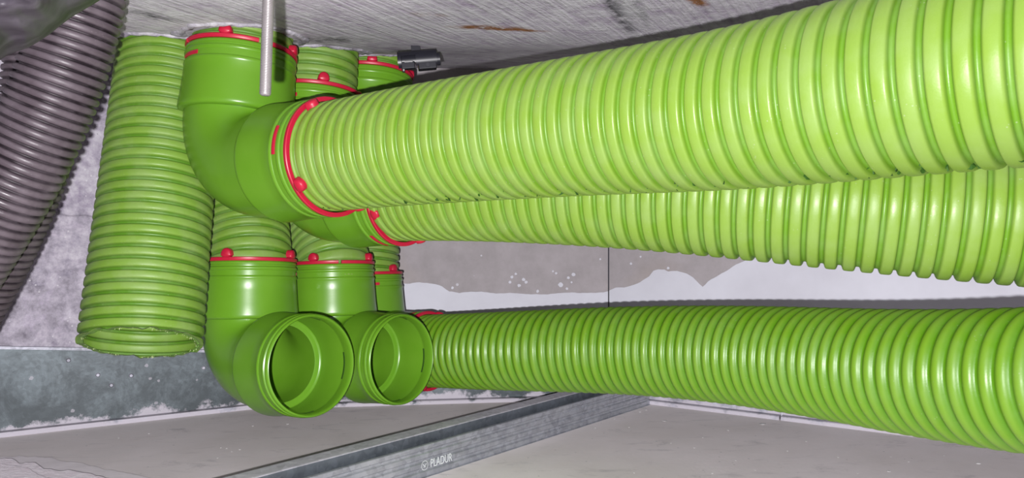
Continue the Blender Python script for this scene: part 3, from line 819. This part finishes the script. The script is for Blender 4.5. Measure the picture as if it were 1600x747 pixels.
# ------------------------------------------------------------------ dark plastic film over the hoses, top left
m, nt, b = mat('dark_film'); g = geo(nt)
n1 = nz(nt, mapping(nt, g, rot=(0, .5, 0), scale=(12, 40, 30)), 1.0, 4, .6, 1.0)
nt.links.new(mix(nt, ramp(nt, n1, [(.4, (0, 0, 0)), (.7, (1, 1, 1))]), (.050, .040, .055), (.13, .115, .14)), b.inputs['Base Color'])
b.inputs['Roughness'].default_value = .45; bump(nt, b, n1, .25, .002)
M['film'] = m
low = [(-130, 118), (-60, 108), (0, 96), (12, 88), (28, 82), (45, 76), (62, 66), (80, 54), (97, 40), (113, 28), (130, 18), (147, 8), (160, 0), (178, -12), (200, -28)]
rows = 16; vs = []; fs = []; n = len(low); hi = []
fine_low = []
for (p, q) in zip(low, low[1:]):
    for k in range(5): t = k / 5; fine_low.append((p[0] + (q[0] - p[0]) * t, p[1] + (q[1] - p[1]) * t))
fine_low.append(low[-1]); n = len(fine_low)
for r_ in range(rows + 1):
    f = r_ / rows
    for i, (u, v) in enumerate(fine_low):
        uu = u - 150 * f * .35; vv = v - 150 * f
        dd = .385 - .06 * math.sin(f * 2.6) + .010 * noise.noise(Vector((u * .02, f * 3, 0))) + .012 * noise.noise(Vector((uu * .008 + vv * .02, (vv - uu * .4) * .05, 2)))
        if f == 0: dd = .40
        vs.append(P(uu, vv, dd))
for r_ in range(rows):
    for i in range(n - 1): a_ = r_ * n + i; fs.append((a_, a_ + 1, a_ + n + 1, a_ + n))
# keep it below the slab
vs = [Vector((v_.x, v_.y, min(v_.z, ceil_z(v_.x, v_.y) - .001))) for v_ in vs]
o = obj('plastic_film', vs, fs, M['film']); md = o.modifiers.new('s', 'SOLIDIFY'); md.thickness = .0008
md = o.modifiers.new('ss', 'SUBSURF'); md.levels = 1; md.render_levels = 1
tag(o, 'crumpled dark glossy plastic film in front of the grey hoses, top left corner', 'plastic sheet')

# ------------------------------------------------------------------ torn plasterboard edge at the lower left
m, nt, b = mat('plaster_core'); g = geo(nt)
nt.links.new(mix(nt, ramp(nt, nz(nt, g, 60, 6, .7), [(.35, (0, 0, 0)), (.7, (1, 1, 1))]), (1.25, 1.12, 1.2), (1.4, 1.33, 1.4)), b.inputs['Base Color'])
b.inputs['Roughness'].default_value = .9; bump(nt, b, nz(nt, g, 150, 6, .7), .8, .002); M['core'] = m
m, nt, b = mat('plaster_paper'); g = geo(nt)
nt.links.new(mix(nt, nz(nt, g, 50, 5), (.95, .9, .92), (1.25, 1.18, 1.22)), b.inputs['Base Color']); b.inputs['Roughness'].default_value = .8
bump(nt, b, nz(nt, g, 100, 5), .4, .001); M['paper'] = m
br = tag(empty('broken_plasterboard', floor_pt(60, 760)), 'torn pinkish plasterboard edge lying at the lower left corner', 'plasterboard')
def slab_px(name, pts, h0, h1, m_, seedv):
    q = []
    for (p, r_) in zip(pts, pts[1:] + pts[:1]):
        k = max(1, int(math.hypot(r_[0] - p[0], r_[1] - p[1]) / 5)) if p[1] < 770 and r_[1] < 775 else 1
        for i in range(k):
            t = i / k; u = p[0] + (r_[0] - p[0]) * t; v = p[1] + (r_[1] - p[1]) * t + 2.2 * noise.noise(Vector((u * .11, p[1] * .05 + seedv, 1))) + .8 * noise.noise(Vector((u * .5, seedv, 1)))
            q.append(floor_pt(u, v, h1))
    mb = MB(); mb.prism([Vector((a.x, a.y, h0)) for a in q], Vector((0, 0, h1 - h0)))
    o = mb.make(name, m_); setparent(o, br); return o
slab_px('paper_layer', [(-90, 713), (0, 714), (30, 713), (75, 715), (100, 721), (125, 723), (150, 730), (185, 737), (215, 742), (240, 749), (290, 775), (330, 830), (-90, 830)], .0, .0035, M['paper'], 1)
slab_px('plaster_core', [(-90, 716), (0, 717), (18, 716), (30, 724), (55, 723), (68, 732), (90, 736), (112, 735), (135, 739), (170, 748), (230, 780), (250, 830), (-90, 830)], .0035, .011, M['core'], 5)
slab_px('plaster_core', [(-90, 722), (-10, 724), (22, 728), (48, 733), (60, 742), (88, 752), (130, 770), (150, 830), (-90, 830)], .011, .0145, M['core'], 9)

# ------------------------------------------------------------------ plaster crumbs on the floor
m, nt, b = mat('crumb_white'); b.inputs['Base Color'].default_value = (.78, .76, .76, 1); b.inputs['Roughness'].default_value = .85; M['crumb'] = m
def crumb_mesh(seedv):
    r3 = random.Random(seedv); bm = bmesh.new(); bmesh.ops.create_icosphere(bm, subdivisions=1, radius=1)
    for v_ in bm.verts: v_.co *= r3.uniform(.7, 1.25); v_.co.z = v_.co.z * .5 + .4
    me = bpy.data.meshes.new('plaster_crumb'); bm.to_mesh(me); bm.free(); me.materials.append(M['crumb']); return me
cm = [crumb_mesh(k) for k in range(4)]
big = {(1038, 658): ('flat pale plaster crumb on the floor in front of the far corner', 4.5), (1190, 663): ('long pale plaster crumb lying near the foot of the right wall', 7.5),
       (1388, 737): ('bright white crumb on the floor near the bottom edge, lower right', 3.6), (1528, 725): ('white crumb under the lowest pipe at the far right', 3.8),
       (449, 663): ('small white crumb below the left open-mouthed elbow', 2.4), (694, 730): ('slim pinkish chip beside the lettered rail', 4.0)}
small = [(395, 666), (233, 678), (185, 685), (345, 700), (354, 701), (375, 703), (340, 716), (362, 706), (1098, 684), (983, 668), (991, 739), (1048, 693), (930, 669), (1000, 644), (1010, 641), (1150, 720), (1230, 705), (1310, 715), (1475, 712), (1260, 690), (1085, 700), (1420, 722), (1340, 740), (1180, 735), (700, 743), (1113, 740), (960, 655), (1138, 673), (1392, 714)]
rs = random.Random(2)
for i, ((u, v), (lb, s_)) in enumerate(big.items()):
    o = bpy.data.objects.new('plaster_crumb', cm[i % 4]); C.objects.link(o); o.location = floor_pt(u, v); k = s_ / F * o.location.y
    flat = .5 if s_ > 4 else 1
    o.scale = (k, k * .8, k * .5 * flat); o.rotation_euler = (0, 0, rs.uniform(-.4, .4)); tag(o, lb, 'crumb')
for i, (u, v) in enumerate(small):
    o = bpy.data.objects.new('plaster_crumb', cm[i % 4]); C.objects.link(o); o.location = floor_pt(u, v); k = rs.uniform(1.0, 1.9) / F * o.location.y
    o.scale = (k, k, k * .7); o.rotation_euler = (0, 0, rs.uniform(0, 6)); left = (o.location.xy - E0).dot(n_e) < 0
    tag(o, 'tiny white plaster crumb on the floor between the concrete wall and the rails' if left else 'tiny white plaster crumb on the floor right of the lettered rail', 'crumb',
        'tiny crumbs left of the rails' if left else 'tiny crumbs right of the rails')

# ------------------------------------------------------------------ overall reflectance of all finishes (scaled down so less bounce light fills the shadows)
K = .62
for m_ in bpy.data.materials:
    if not m_.use_nodes or 'Principled BSDF' not in m_.node_tree.nodes: continue
    nt = m_.node_tree; b = nt.nodes['Principled BSDF']; inp = b.inputs['Base Color']
    if inp.is_linked:
        src = inp.links[0].from_socket
        nt.links.new(mix(nt, 1.0, src, (K, K, K), 'MULTIPLY'), inp)
    else:
        c = inp.default_value; inp.default_value = (c[0] * K, c[1] * K, c[2] * K, 1)
    b.inputs['Specular IOR Level'].default_value = .34
